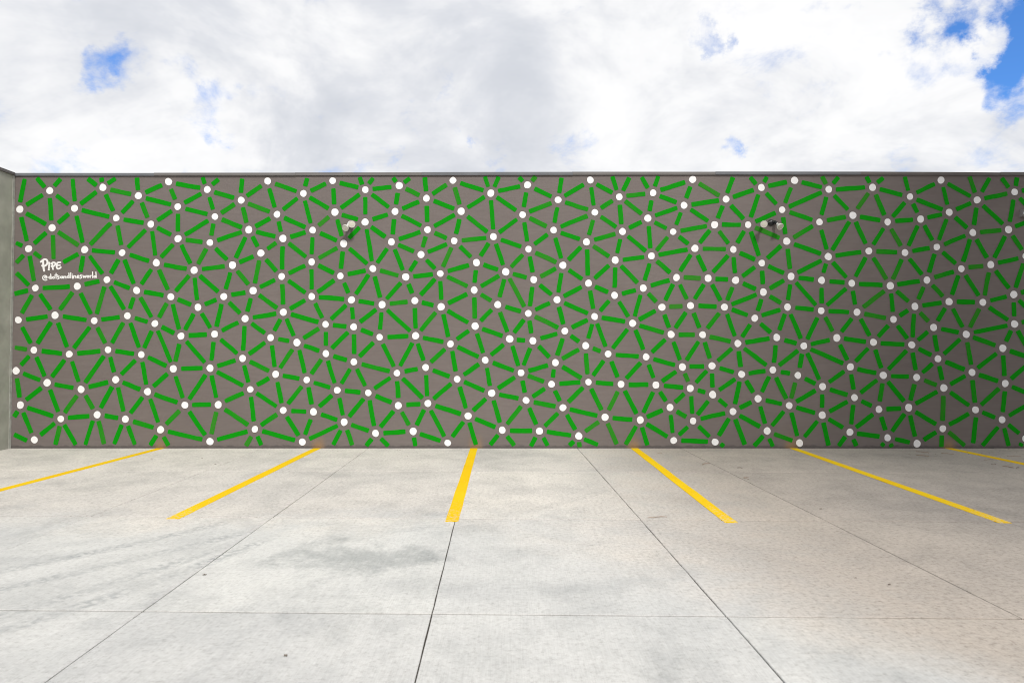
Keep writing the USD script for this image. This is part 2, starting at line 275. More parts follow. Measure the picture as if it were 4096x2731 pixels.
M = dict(wall=wall_look(), stroke=stroke_look(), slab=slab_look(), line=line_look(),
         dot=plain('white_dot_paint', (0.87, 0.87, 0.875), 0.5, grain=0.03, scale=25),
         letter=plain('white_letter_paint', (0.86, 0.86, 0.85), 0.5, grain=0.02),
         side=plain('green_grey_render', (0.342, 0.340, 0.300), 0.8, grain=0.13, scale=5, bump=0.3),
         edge=plain('pale_corner_bead', (0.36, 0.37, 0.34), 0.7, grain=0.2, scale=14),
         cope0=plain('coping_steel', (0.155, 0.147, 0.142), 0.5, grain=0.10, scale=2.5), cope1=plain('coping_steel_blue', (0.145, 0.153, 0.166), 0.42, grain=0.14, scale=2.5),
         cope2=plain('coping_steel_brown', (0.135, 0.121, 0.115), 0.5, grain=0.10, scale=2.5), cope_side=plain('dark_coping', (0.085, 0.075, 0.072), 0.5),
         dirt=plain('joint_dirt', (0.05, 0.043, 0.037), 0.95, grain=0.3, scale=20), earth=plain('bare_ground', (0.20, 0.18, 0.15), 0.95, grain=0.25, scale=0.6),
         white=plain('white_plastic', (0.74, 0.75, 0.74), 0.35, grain=0.04), black=plain('black_plastic', (0.012, 0.013, 0.015), 0.35, grain=0.1),
         glass=plain('lamp_glass_white', (0.70, 0.69, 0.65), 0.18, grain=0.03), lens=plain('frosted_lens', (0.64, 0.62, 0.54), 0.4, grain=0.05, scale=70),
         box=plain('grey_box_paint', (0.19, 0.18, 0.178), 0.5), ball=plain('white_dome', (0.66, 0.70, 0.70), 0.3),
         pane=plain('dark_window_glass', (0.03, 0.035, 0.04), 0.08, grain=0.05),
         screw=plain('dark_screw', (0.02, 0.02, 0.02), 0.4),
         bark=plain('dry_bark', (0.24, 0.15, 0.09), 0.85, grain=0.35, scale=60), leaf=plain('dead_leaf', (0.18, 0.15, 0.12), 0.85, grain=0.35, scale=60),
         hall=plain('brick_red_render', (0.30, 0.22, 0.18), 0.85, grain=0.1, scale=3))

# ---------------------------------------------------------------- ground and concrete slabs
ground = obj('ground', (np.array([(-300, -300, -0.09), (300, -300, -0.09), (300, 300, -0.09), (-300, 300, -0.09)], float), np.array([(0, 1, 2, 3)])), M['earth'], kind='structure')
pave = thing('pavement', kind='structure')
SIDE_X = -7.915
UX = np.array([1, 0.0236]) / math.hypot(1, 0.0236); UY = np.array([-UX[1], UX[0]])
U = [-3.68 - 1.66 * k for k in (4, 3, 2, 1)] + [-3.68, -2.015, -0.361, 1.290, 2.92, 4.485, 6.19] + [6.19 + 1.66 * k for k in (1, 2, 3, 4, 5)]
V = [(-7.75, -0.045), (-5.42, -0.045), (-3.1, -0.045), (-0.76, -0.046), (1.58, -0.047), (3.885, -0.047), (6.145, -0.050), (8.63, -0.040), (11.2, 0.0)]


def grid(u, v):
    w = v[0] + v[1] * u
    return UX * u + UY * w


region = sbox(SIDE_X + 0.004, -7.0, 13.6, WALL_Y - 0.003)
rnd = random.Random(11)
count = 0


def wobble(poly, seed, amp=0.0022):
    """Saw-cut edges that are not quite straight: the outline is resampled and pushed in and out a little."""
    ring = shapely.segmentize(poly.exterior, 0.12)
    p = np.array(ring.coords)[:-1]
    q = p + (np.stack([meshkit.noise(np.c_[p * 7, np.full(len(p), seed)], 3), meshkit.noise(np.c_[p * 7, np.full(len(p), seed)], 9)], 1) - 0.5) * 2 * amp
    return Polygon(q)


for j in range(len(V) - 1):
    for i in range(len(U) - 1):
        q = Polygon([grid(U[i], V[j]), grid(U[i + 1], V[j]), grid(U[i + 1], V[j + 1]), grid(U[i], V[j + 1])])
        gx = 0.0036
        q = affinity.scale(q, 1.0, 1 - 0.010 / 2.3).buffer(-gx, join_style='mitre').intersection(region)
        if q.is_empty or q.area < 0.02: continue
        q = wobble(q, i * 31 + j)
        q = shapely.geometry.polygon.orient(q, 1.0)
        a = np.array(q.exterior.coords)[:-1]
        c = a.mean(0)
        b = a + (c - a) / np.linalg.norm(c - a, axis=1, keepdims=True) * 0.004
        k = len(a)
        zt = rnd.uniform(-0.0008, 0.0008)
        v = np.vstack([np.c_[b, np.full(k, zt)], np.c_[a, np.full(k, zt - 0.003)], np.c_[a, np.full(k, -0.075)], [[*c, zt]]])
        f = [(m, (m + 1) % k, 3 * k) for m in range(k)]
        for s in (0, k):
            for m in range(k):
                m2 = (m + 1) % k
                f += [(s + k + m, s + k + m2, s + m2), (s + k + m, s + m2, s + m)]
        obj('slab', (v, np.array(f)), M['slab'], pave)
# dirt lying in the joints
obj('joint_fill', trimesh.creation.box(bounds=[(SIDE_X + 0.005, -7.0, -0.07), (13.6, WALL_Y - 0.004, -0.009)]), M['dirt'], pave)

# parking lines: (x at the wall, x at the open end, y of the open end)
LINES = [(-5.55, -5.56, 6.10, 'yellow parking line running out of the left edge of the frame'), (-3.077, -3.032, 6.135, 'yellow parking line left of the line that lies on a joint'), (-0.603, -0.529, 6.039, 'worn yellow parking line painted along a slab joint in the middle'),
         (1.932, 1.914, 5.999, 'yellow parking line with a worn end, first right of the middle'), (4.44, 4.304, 5.984, 'long yellow parking line reaching the right joint'), (6.893, 6.93, 6.0, 'orange yellow parking line farthest right')]
for x0, x1, ye, lab in LINES:
    n = 26
    t = np.linspace(0, 1, n)
    ys = WALL_Y - 0.012 + (ye - WALL_Y + 0.012) * t
    xs = x0 + (x1 - x0) * t
    wl = 0.0575 + (meshkit.noise(np.c_[ys * 3, xs, xs * 0], 5) - 0.5) * 0.008
    wr = 0.0575 + (meshkit.noise(np.c_[ys * 3, xs + 9, xs * 0], 6) - 0.5) * 0.008
    z = np.full(n, 0.0035)
    v = np.vstack([np.c_[xs - wl, ys, z], np.c_[xs + wr, ys, z]])
    f = np.array([(k, k + 1, n + k + 1, n + k) for k in range(n - 1)])
    # the coat as a thin body with sides
    low = v - [0, 0, 0.0045]
    m = 2 * n
    vv = np.vstack([v, low])
    loop = list(range(n)) + list(range(2 * n - 1, n - 1, -1))
    ff = [tuple(r) for r in f] + [(loop[q], loop[(q + 1) % m], loop[(q + 1) % m] + m, loop[q] + m) for q in range(m)]
    obj('parking_line', (vv, np.array(ff)), M['line'], pave, label=lab)

# ---------------------------------------------------------------- the mural wall
# dot centres (mm along and up the wall), the pairs of dots a stroke runs between, and the strokes cut off at an edge
N_SEEN = 271
DOT_DATA = [(-7358,4082),(-7828,3785),(-6960,3800),(-6512,4134),(-5945,4001),(-5469,4227),(-6293,3647),(-5743,3549),(-7311,3490),(-7680,3158),(-6791,3142),(-6192,3095),(-4850,4100),(-5317,3829),(-4310,3929),(-3891,4237),(-4727,3672),(-3737,3706),(-3319,4037),(-4185,3459),(-5309,3319),(-4800,3257),(-3640,3320),(-3169,3453),(-3989,3086),(-2855,4244),(-2334,4098),(-1795,4163),(-1363,3963),(-940,4248),(-2817,3742),(-2335,3583),(-1860,3749),(-807,3753),(-1342,3463),(-1916,3266),(-918,3283),(-2673,3239),(-1446,3065),(-338,4045),(246,4177),(735,3938),(1246,4254),(1705,3985),(168,3701),(1316,3738),(662,3455),(-295,3349),(262,3152),(1185,3266),(1755,3433),(2246,4049),(2876,4262),(2737,3850),(3406,3946),(3968,4133),(2159,3642),(2559,3428),(3222,3540),(3754,3543),(2215,3043),(2906,3162),(3516,3145),(4498,4248),(5042,4104),(5739,4137),(6333,3988),(4297,3780),(4888,3583),(5421,3691),(5972,3583),(6495,3630),(4366,3277),(5023,3032),(5670,3122),(6241,3095),(6830,4252),(7403,3937),(8000,4062),(6956,3737),(7323,3415),(7893,3464),(6749,3184),(-5649,2932),(-6430,2666),(-7562,2533),(-6899,2560),(-5957,2495),(-5411,2396),(-7245,2099),(-7825,2026),(-6624,2014),(-6097,2093),(-5659,1969),(-7573,1549),(-6397,1554),(-5045,2816),(-4437,2899),(-3179,2947),(-3657,2716),(-4107,2490),(-4572,2398),(-4981,2229),(-3178,2398),(-3624,2150),(-4229,2046),(-5244,1771),(-4712,1803),(-3824,1746),(-3406,1668),(-2722,2725),(-2209,2841),(-1689,2709),(-1137,2763),(-2547,2344),(-2061,2269),(-1540,2334),(-1125,2234),(-2955,1957),(-2510,1916),(-2097,1753),(-1527,1775),(-973,1647),(-566,2936),(-100,2791),(808,2893),(1639,2975),(346,2667),(1213,2611),(-601,2502),(-228,2269),(714,2347),(1628,2418),(259,2132),(1308,2080),(-584,1927),(-37,1725),(332,1697),(837,1849),(1166,1619),(3965,2930),(2609,2699),(3113,2687),(3549,2656),(2082,2533),(3989,2470),(2377,2228),(2830,2254),(3369,2233),(1911,1976),(3848,2055),(2520,1797),(3021,1793),(3578,1655),(4430,2715),(4913,2655),(5392,2608),(6003,2566),(6390,2243),(4368,2230),(4902,2174),(5468,2151),(6046,2034),(4195,1750),(4622,1615),(5145,1743),(5724,1672),(6330,1634),(7133,2841),(7601,2904),(6585,2662),(6932,2318),(7468,2305),(7959,2429),(6681,1909),(7196,1800),(7964,1962),(7771,1579),(8162,3038),(-7010,1486),(-5871,1478),(-7848,1223),(-7354,1031),(-6817,930),(-6270,1080),(-5764,892),(-7773,681),(-7133,465),(-6556,530),(-6109,463),(-5553,294),(-7542,134),(-5361,1254),(-4778,1266),(-4265,1419),(-3739,1169),(-3248,1079),(-4140,929),(-5172,681),(-4644,688),(-3616,599),(-3138,575),(-4769,109),(-4063,303),(-3311,99),(-2948,1494),(-2502,1362),(-1822,1186),(-1368,1276),(-868,1091),(-2763,916),(-2273,874),(-1795,675),(-1332,708),(-2651,412),(-694,512),(-2155,236),(-1564,268),(-1016,86),(-423,1392),(143,1191),(687,1353),(1522,1488),(-321,870),(626,1011),(1208,1046),(1726,1009),(222,756),(803,641),(-153,287),(434,274),(1472,491),(1054,194),(2122,1441),(2696,1282),(3166,1302),(3633,1167),(4130,1236),(2277,996),(2820,947),(3174,846),(3889,782),(2496,647),(3492,581),(2027,448),(2861,432),(2553,124),(3207,99),(4027,275),(4523,1151),(5356,1284),(5876,1151),(4913,973),(6404,1119),(5415,802),(4382,675),(4904,524),(5799,613),(6271,641),(4540,85),(5336,256),(5930,166),(6395,76),(6744,1412),(7281,1196),(7803,1022),(6830,953),(7326,606),(7744,452),(6804,311),(8110,157),(8399,4144),(8344,3656),(8349,2550),(8329,2053),(8259,1408),(8320,790),(9657,543),(10441,756),(8826,1769),(12998,3406),(12249,1031),(11130,1256),(9551,3927),(12562,3431),(10018,2694),(12086,3628),(12812,476),(11469,2877),(10979,850),(12953,2470),(10991,1819),(11435,1889),(9290,1372),(13387,923),(11600,1254),(10244,3186),(8802,1060),(12249,2646),(9370,2004),(8710,2982),(12890,4039),(12101,4060),(10511,3992),(11541,3478),(9938,906),(10123,159),(12340,1609),(13311,1860),(11816,734),(12572,2167),(9194,330),(11775,303),(13246,2859),(11612,2457),(12806,948),(10810,2281),(8629,260),(9061,2669),(12305,395),(9981,3554),(11155,3831),(10884,3057),(10873,431),(12919,1647),(10101,1354),(10490,2579),(13383,3810),(10461,1765),(8832,4117),(9300,3365),(11940,3122),(9247,763),(9637,2392),(12704,2837),(8871,3596),(10108,4155),(13295,356),(9910,1832),(10204,2207),(11949,1877),(10594,1208),(9693,3171),(11083,2675),(13396,2404),(8914,2198),(11324,278),(11650,3933),(13232,1340),(10776,3617),(10913,4195)]
EDGES = [(0,1),(0,2),(0,8),(1,8),(1,9),(2,3),(2,6),(2,8),(2,10),(3,4),(3,6),(4,5),(4,6),(4,7),(4,13),(5,12),(5,13),(6,7),(6,10),(6,11),(7,11),(7,13),(7,20),(7,83),(8,9),(8,10),(9,85),(10,11),(10,84),(11,83),(11,84),(11,87),(12,13),(12,14),(12,16),(13,16),(13,20),(14,15),(14,16),(14,17),(14,19),(15,17),(15,18),(16,19),(16,20),(16,21),(17,18),(17,19),(17,22),(17,23),(18,23),(18,25),(18,30),(19,21),(19,22),(19,24),(19,97),(20,21),(20,83),(20,96),(21,96),(21,97),(22,23),(22,24),(22,98),(22,99),(23,30),(23,37),(23,98),(24,97),(24,99),(24,100),(25,26),(25,30),(26,27),(26,30),(26,31),(26,32),(27,28),(27,32),(28,29),(28,32),(28,33),(28,34),(29,33),(29,39),(30,31),(30,37),(31,32),(31,35),(31,37),(31,111),(32,34),(32,35),(33,34),(33,36),(33,39),(33,47),(34,35),(34,36),(34,38),(35,38),(35,111),(35,112),(36,38),(36,47),(36,113),(36,123),(37,98),(37,110),(37,111),(38,112),(38,113),(39,40),(39,44),(39,47),(40,41),(40,44),(41,42),(41,44),(41,45),(41,46),(42,43),(42,45),(43,45),(43,50),(43,51),(43,56),(44,46),(44,47),(44,48),(45,46),(45,49),(45,50),(46,48),(46,49),(46,125),(47,48),(47,123),(47,124),(48,124),(48,125),(48,127),(49,50),(49,125),(49,126),(49,128),(50,56),(50,60),(50,126),(51,52),(51,53),(51,56),(52,53),(52,54),(53,54),(53,56),(53,57),(53,58),(54,55),(54,58),(54,59),(55,59),(55,63),(55,67),(56,57),(56,60),(57,58),(57,60),(57,61),(58,59),(58,61),(58,62),(59,62),(59,67),(59,72),(59,140),(60,61),(60,126),(60,141),(60,144),(61,62),(61,141),(61,142),(62,140),(62,142),(62,143),(63,64),(63,67),(64,65),(64,67),(64,68),(64,69),(65,66),(65,69),(65,70),(66,70),(66,71),(66,76),(66,79),(67,68),(67,72),(68,69),(68,72),(68,73),(69,70),(69,73),(69,74),(70,71),(70,74),(70,75),(71,75),(71,79),(71,82),(72,73),(72,140),(72,154),(73,74),(73,154),(73,155),(73,156),(74,75),(74,156),(74,157),(75,82),(75,157),(75,170),(76,77),(76,79),(77,78),(77,79),(77,80),(77,81),(78,81),(78,271),(78,272),(79,80),(79,82),(80,81),(80,82),(80,168),(80,169),(81,169),(81,178),(81,272),(82,168),(82,170),(83,87),(83,88),(83,96),(84,86),(84,87),(84,91),(84,92),(85,86),(85,89),(85,90),(86,89),(86,91),(87,88),(87,92),(87,93),(88,93),(88,96),(88,102),(88,106),(89,90),(89,91),(89,94),(89,179),(90,94),(91,92),(91,95),(91,179),(92,93),(92,95),(92,180),(93,106),(93,180),(93,192),(94,179),(94,181),(94,182),(95,179),(95,180),(95,183),(95,184),(96,97),(96,101),(96,102),(97,100),(97,101),(98,99),(98,103),(98,110),(99,100),(99,103),(99,104),(100,101),(100,104),(100,105),(101,102),(101,105),(101,107),(102,106),(102,107),(103,104),(103,110),(103,114),(103,118),(104,105),(104,108),(104,109),(104,118),(105,107),(105,108),(105,194),(106,107),(106,192),(106,193),(107,193),(107,194),(108,109),(108,194),(108,195),(109,118),(109,195),(109,196),(109,205),(110,111),(110,114),(111,112),(111,114),(111,115),(112,113),(112,115),(112,116),(113,116),(113,117),(113,123),(113,129),(114,115),(114,118),(114,119),(115,116),(115,119),(115,120),(115,121),(116,117),(116,121),(117,121),(117,122),(117,129),(117,135),(118,119),(118,205),(119,120),(119,205),(119,206),(120,121),(120,206),(120,207),(121,122),(121,207),(121,208),(122,135),(122,208),(122,209),(122,219),(123,124),(123,129),(124,127),(124,129),(124,130),(124,133),(125,127),(125,128),(125,131),(126,128),(126,132),(126,144),(127,131),(127,133),(128,131),(128,132),(128,134),(129,130),(129,135),(130,133),(130,135),(130,136),(131,133),(131,134),(131,138),(132,134),(132,144),(132,149),(133,136),(133,137),(133,138),(134,138),(134,139),(134,149),(134,222),(135,136),(135,219),(136,137),(136,219),(136,220),(137,138),(137,220),(137,221),(138,139),(138,221),(139,221),(139,222),(139,225),(140,143),(140,145),(140,154),(141,142),(141,144),(141,146),(141,147),(142,143),(142,147),(142,148),(143,145),(143,148),(144,146),(144,149),(145,148),(145,150),(145,154),(145,159),(146,147),(146,149),(146,151),(147,148),(147,151),(147,152),(148,150),(148,152),(148,153),(149,151),(149,222),(149,233),(150,153),(150,159),(150,163),(151,152),(151,233),(151,234),(152,153),(152,234),(152,235),(153,163),(153,235),(153,236),(153,237),(154,155),(154,159),(154,160),(155,156),(155,160),(156,157),(156,160),(156,161),(157,158),(157,161),(157,162),(157,170),(158,162),(158,167),(158,170),(158,171),(158,174),(159,160),(159,163),(159,164),(160,161),(160,164),(160,165),(161,162),(161,165),(161,166),(162,166),(162,167),(163,164),(163,237),(164,165),(164,237),(164,249),(164,250),(164,252),(165,166),(165,250),(166,167),(166,250),(166,251),(167,174),(167,251),(167,253),(167,263),(168,169),(168,170),(168,171),(168,172),(169,172),(169,173),(169,178),(170,171),(171,172),(171,174),(171,175),(172,173),(172,175),(172,176),(173,176),(173,178),(173,273),(173,274),(174,175),(174,263),(175,176),(175,177),(175,263),(175,264),(176,177),(176,274),(176,275),(177,264),(177,265),(177,275),(178,272),(178,273),(178,300),(179,182),(179,183),(180,184),(180,185),(180,192),(181,182),(181,186),(182,183),(182,186),(182,187),(183,184),(183,187),(183,188),(184,185),(184,188),(184,189),(185,189),(185,190),(185,192),(185,198),(186,187),(186,191),(187,188),(187,191),(188,189),(189,190),(190,198),(190,202),(192,193),(192,198),(193,194),(193,197),(193,198),(193,199),(194,195),(194,197),(195,196),(195,197),(195,200),(196,200),(196,201),(196,205),(196,210),(197,199),(197,200),(197,203),(198,199),(198,202),(199,202),(199,203),(200,201),(200,203),(200,204),(201,204),(201,210),(201,214),(202,203),(203,204),(204,214),(205,206),(205,210),(206,207),(206,210),(206,211),(207,208),(207,211),(207,212),(207,213),(208,209),(208,213),(209,213),(209,215),(209,219),(209,223),(210,211),(210,214),(211,212),(211,214),(211,216),(212,213),(212,216),(212,217),(213,215),(213,217),(213,218),(214,216),(215,218),(215,223),(215,229),(216,217),(217,218),(219,220),(219,223),(220,221),(220,223),(220,224),(220,227),(221,224),(221,225),(222,225),(222,226),(222,233),(223,227),(223,229),(224,225),(224,227),(224,228),(225,226),(225,228),(225,231),(226,231),(226,233),(226,238),(226,244),(227,228),(227,229),(227,230),(228,230),(228,231),(228,232),(229,230),(230,232),(231,232),(231,244),(233,234),(233,238),(234,235),(234,238),(234,239),(235,236),(235,239),(235,240),(236,237),(236,240),(236,241),(236,243),(237,241),(237,249),(237,255),(238,239),(238,242),(238,244),(239,240),(239,242),(239,245),(240,243),(240,245),(241,243),(241,248),(241,255),(242,244),(242,245),(242,246),(243,245),(243,247),(243,248),(244,246),(245,246),(245,247),(246,247),(248,255),(248,259),(249,252),(249,255),(250,251),(250,252),(250,254),(251,253),(251,254),(251,257),(251,258),(252,254),(252,255),(252,256),(253,258),(253,263),(253,266),(254,256),(254,257),(254,260),(255,256),(255,259),(256,259),(256,260),(257,258),(257,260),(257,261),(258,261),(258,262),(258,266),(258,269),(260,261),(261,262),(262,269),(263,264),(263,266),(264,265),(264,266),(264,267),(265,267),(265,268),(265,275),(265,276),(266,267),(266,269),(267,268),(267,269),(268,270),(268,276),(270,276),(270,317),(271,272),(271,329),(272,300),(272,329),(272,335),(273,274),(273,300),(273,318),(273,345),(274,279),(274,345),(275,279),(275,297),(276,297),(276,317),(277,305),(277,306),(277,311),(277,332),(278,289),(278,305),(278,306),(278,323),(278,325),(278,341),(279,293),(279,297),(279,299),(279,345),(280,284),(280,301),(280,313),(280,327),(280,334),(281,295),(281,307),(281,309),(281,315),(281,319),(282,289),(282,291),(282,292),(282,295),(282,341),(283,320),(283,329),(283,330),(283,335),(283,336),(284,286),(284,301),(284,302),(284,331),(284,334),(285,296),(285,326),(285,333),(285,339),(285,342),(286,302),(286,304),(286,331),(286,347),(287,294),(287,315),(287,319),(287,337),(288,304),(288,314),(288,322),(288,331),(288,343),(289,295),(289,309),(289,323),(289,341),(289,346),(290,308),(290,310),(290,313),(290,334),(290,344),(291,292),(291,316),(291,328),(291,341),(292,295),(292,314),(292,316),(292,340),(293,297),(293,299),(293,305),(293,325),(293,332),(293,338),(294,308),(294,315),(294,337),(294,348),(295,307),(295,309),(295,340),(296,320),(296,322),(296,326),(296,342),(296,349),(297,317),(297,332),(298,310),(298,314),(298,331),(298,334),(298,340),(299,318),(299,333),(299,338),(299,345),(300,318),(300,330),(300,335),(301,302),(301,327),(302,347),(303,320),(303,336),(303,349),(303,350),(304,321),(304,322),(304,331),(304,347),(304,349),(305,306),(305,325),(305,332),(306,311),(306,323),(307,310),(307,315),(307,324),(307,340),(308,310),(308,324),(308,344),(308,348),(309,312),(309,319),(309,346),(310,324),(310,334),(310,340),(311,317),(311,332),(312,319),(312,346),(313,327),(313,334),(313,344),(314,316),(314,331),(314,340),(314,343),(315,319),(315,324),(315,348),(316,326),(316,328),(316,339),(316,343),(317,332),(318,330),(318,333),(318,342),(318,345),(319,337),(320,330),(320,336),(320,342),(320,349),(321,347),(321,349),(321,350),(322,326),(322,343),(322,349),(323,346),(324,348),(325,328),(325,338),(325,341),(326,339),(326,343),(328,338),(328,339),(328,341),(329,335),(330,335),(330,342),(331,334),(333,338),(333,339),(333,342),(336,350),(338,339),(347,350),(349,350)]
STUBS = [(-7758,4273,-7827,3900),(-7566,4289,-7438,4138),(-7185,4275,-7289,4158),(-6996,4275,-6960,3915),(-6756,4277,-6613,4168),(-6541,4292,-6529,4223),(-6312,4281,-6438,4198),(-5972,4292,-5955,4092),(-7884,3253,-7779,3205),(-7594,3101,-7481,3015),(-7298,3377,-7281,2994),(-7759,3059,-7873,2934),(-6888,3077,-7129,2943),(-6813,3045,-6851,2786),(-7868,2775,-7667,2576),(-7895,2443,-7677,2496),(-7876,1591,-7681,1560),(-4930,4299,-4890,4192),(-4673,4269,-4772,4180),(-4296,4277,-4316,4049),(-3262,4285,-3295,4154),(-2425,4301,-2383,4182),(-2209,4287,-2280,4194),(-1895,4293,-1845,4225),(-1625,4285,-1721,4215),(-1389,4299,-1366,4075),(-433,4311,-377,4146),(-211,4308,-281,4144),(109,4299,171,4233),(381,4311,318,4237),(790,4292,752,4046),(1596,4311,1666,4094),(1870,4293,1768,4082),(2065,4301,2165,4126),(2332,4317,2272,4154),(3519,4299,3422,4046),(3793,4301,3886,4186),(4062,4305,4012,4221),(4938,4313,4999,4189),(5201,4301,5111,4198),(5646,4311,5695,4210),(5912,4293,5816,4210),(6256,4308,6307,4084),(7285,4311,7369,4051),(7607,4287,7480,4061),(7797,4287,7907,4134),(8040,4296,8020,4158),(-7813,585,-7871,497),(-7866,221,-7659,122),(-7147,353,-7211,57),(-7075,374,-6888,57),(-6621,438,-6738,55),(-6535,432,-6442,69),(-6163,374,-6283,66),(-6069,356,-5954,59),(-5615,204,-5713,48),(-5503,184,-5425,45),(-4115,188,-4202,39),(-4021,192,-3961,51),(-2706,286,-2826,57),(-2607,292,-2523,51),(-2215,153,-2302,39),(-2074,157,-1950,39),(-1547,172,-1527,36),(-672,409,-568,57),(-218,212,-345,55),(-80,192,37,45),(372,177,296,34),(496,172,566,45),(978,113,907,45),(1060,102,1068,20),(1136,145,1359,59),(1511,397,1656,66),(1961,353,1795,59),(2053,333,2142,51),(3294,75,3346,31),(3529,462,3676,59),(3971,198,3822,39),(4064,157,4122,31),(4920,406,4999,45),(5265,186,5157,39),(5388,145,5440,39),(5875,86,5833,34),(5975,75,6003,22),(6788,207,6780,22),(6894,256,7150,45),(7333,491,7280,81),(7683,338,7426,45),(7777,321,7843,39),(8050,86,8025,34)]
wall = thing('mural_wall', (0, 0, 0), label='long grey brown rendered wall painted with white dots and green strokes', cat='wall')
XR = 13.6
TOP = 4.335


def grid_face(x0, x1, z0, z1, y, nx, nz):
    gx, gz = np.meshgrid(np.linspace(x0, x1, nx), np.linspace(z0, z1, nz), indexing='ij')
    v = np.stack([gx.ravel(), np.full(gx.size, y), gz.ravel()], 1)
    return v


wb = trimesh.creation.box(bounds=[(SIDE_X, WALL_Y, -0.3), (XR, WALL_Y + 0.20, TOP)])
obj('wall_panel', wb, M['wall'], wall)
# metal coping: lengths that do not quite line up
CB = [(-7.915, 4.3190, 4.3615, 'cope1'), (-5.69, 4.3198, 4.3640, 'cope0'), (-3.449, 4.3226, 4.3690, 'cope0'), (-1.434, 4.3270, 4.3735, 'cope1'), (0.956, 4.3322, 4.3815, 'cope0'), (3.234, 4.3350, 4.3835, 'cope1'),
      (5.532, 4.3350, 4.3845, 'cope2'), (7.770, 4.3290, 4.3740, 'cope0'), (10.05, 4.329, 4.374, 'cope1'), (12.3, 4.329, 4.374, 'cope2'), (XR + 0.03, 4.329, 4.374, '')]


def hexa(c):
    """A box from its 8 corners: bottom ring then top ring."""
    return trimesh.Trimesh(np.array(c, float), [(0, 2, 1), (0, 3, 2), (4, 5, 6), (4, 6, 7), (0, 1, 5), (0, 5, 4), (1, 2, 6), (1, 6, 5), (2, 3, 7), (2, 7, 6), (3, 0, 4), (3, 4, 7)], process=False)


for k in range(len(CB) - 1):
    x0, b0, t0, mm = CB[k]
    x1, b1, t1, _ = CB[k + 1]
    if k < 7: t1, b1 = t1 - 0.003, b1 - 0.0012
    yf, yb = WALL_Y - 0.022 - 0.004 * (k % 2), WALL_Y + 0.225
    lap = 0.012
    top = hexa([(x0, yf, b0), (x1 + lap, yf, b1), (x1 + lap, yb, b1), (x0, yb, b0), (x0, yf, t0), (x1 + lap, yf, t1), (x1 + lap, yb, t1 - 0.012), (x0, yb, t0 - 0.012)])
    top.apply_translation((0, 0, 0.0007 * (k % 3)))
    obj('coping', top, M[mm], wall)

DOTS = [(a / 1000, b / 1000) for a, b in DOT_DATA]
NP = N_SEEN
rnd = random.Random(5)
YD = WALL_Y - 0.004


def dot_mesh(x, z, r, seed):
    n = 22
    a = np.linspace(0, 2 * math.pi, n, endpoint=False)
    w = r * (1 + (meshkit.noise(np.c_[np.cos(a) * 1.3 + seed * 7.1, np.sin(a) * 1.3, a * 0], 2) - 0.5) * 0.16)
    v = np.vstack([[[x, YD, z]], np.c_[x + w * np.cos(a), np.full(n, YD), z + w * np.sin(a) * 1.04]])
    f = [(0, 1 + k, 1 + (k + 1) % n) for k in range(n)]
    return v, np.array(f)


def stroke_mesh(p, q, w, seed):
    p, q = np.array(p), np.array(q)
    L = np.hypot(*(q - p)); d = (q - p) / L; nn = np.array([-d[1], d[0]])
    n = 9
    t = np.array([0, 0.012 / max(L, .02), 0.18, 0.34, 0.5, 0.66, 0.82, 1 - 0.012 / max(L, .02), 1.0])
    ease = np.array([0.80, 1, 1, 1, 1, 1, 1, 1, 0.80])
    bow = (meshkit.noise(np.array([[seed * 1.7, 0.3, 0.1]]), 8)[0] - 0.5) * 0.05 * L
    s = t * L
    ctr = p + d * s[:, None] + nn * (bow * 4 * t * (1 - t) * 0.35)[:, None]
    hw = w / 2 * ease
    e1 = hw + (meshkit.noise(np.c_[s * 9, s * 0 + seed * 3.1, s * 0], 1) - 0.5) * 0.007
    e2 = hw + (meshkit.noise(np.c_[s * 9, s * 0 + seed * 3.1 + 50, s * 0], 1) - 0.5) * 0.007
    A, B = ctr + nn * e1[:, None], ctr - nn * e2[:, None]
    v = np.vstack([np.c_[A[:, 0], np.full(n, YD), A[:, 1]], np.c_[B[:, 0], np.full(n, YD), B[:, 1]]])
    f = np.array([(n + k, n + k + 1, k + 1, k) for k in range(n - 1)])
    u = s + seed * 3.37
    uv = np.vstack([np.c_[u, np.full(n, 0.03)], np.c_[u, np.full(n, -0.03)]])
    f = np.vstack([f[:, [0, 1, 2]], f[:, [0, 2, 3]]])
    return v, f, uv


def joined(ms):
    vs, fs, uvs, k = [], [], [], 0
    for m in ms:
        vs.append(m[0]); fs.append(m[1] + k); k += len(m[0])
        if len(m) > 2: uvs.append(m[2])
    return np.vstack(vs), np.vstack(fs), (np.vstack(uvs) if uvs else None)


rest = []
for k, (x, z) in enumerate(DOTS):
    d = dot_mesh(x, z, rnd.uniform(0.0515, 0.0575), k)
    if k < NP and x < 8.2: obj('paint_dot', d, M['dot'], wall)
    else: rest.append(d)
v, f, _ = joined(rest)
obj('more_paint_dots', (v, f), M['dot'], wall, kind='stuff')

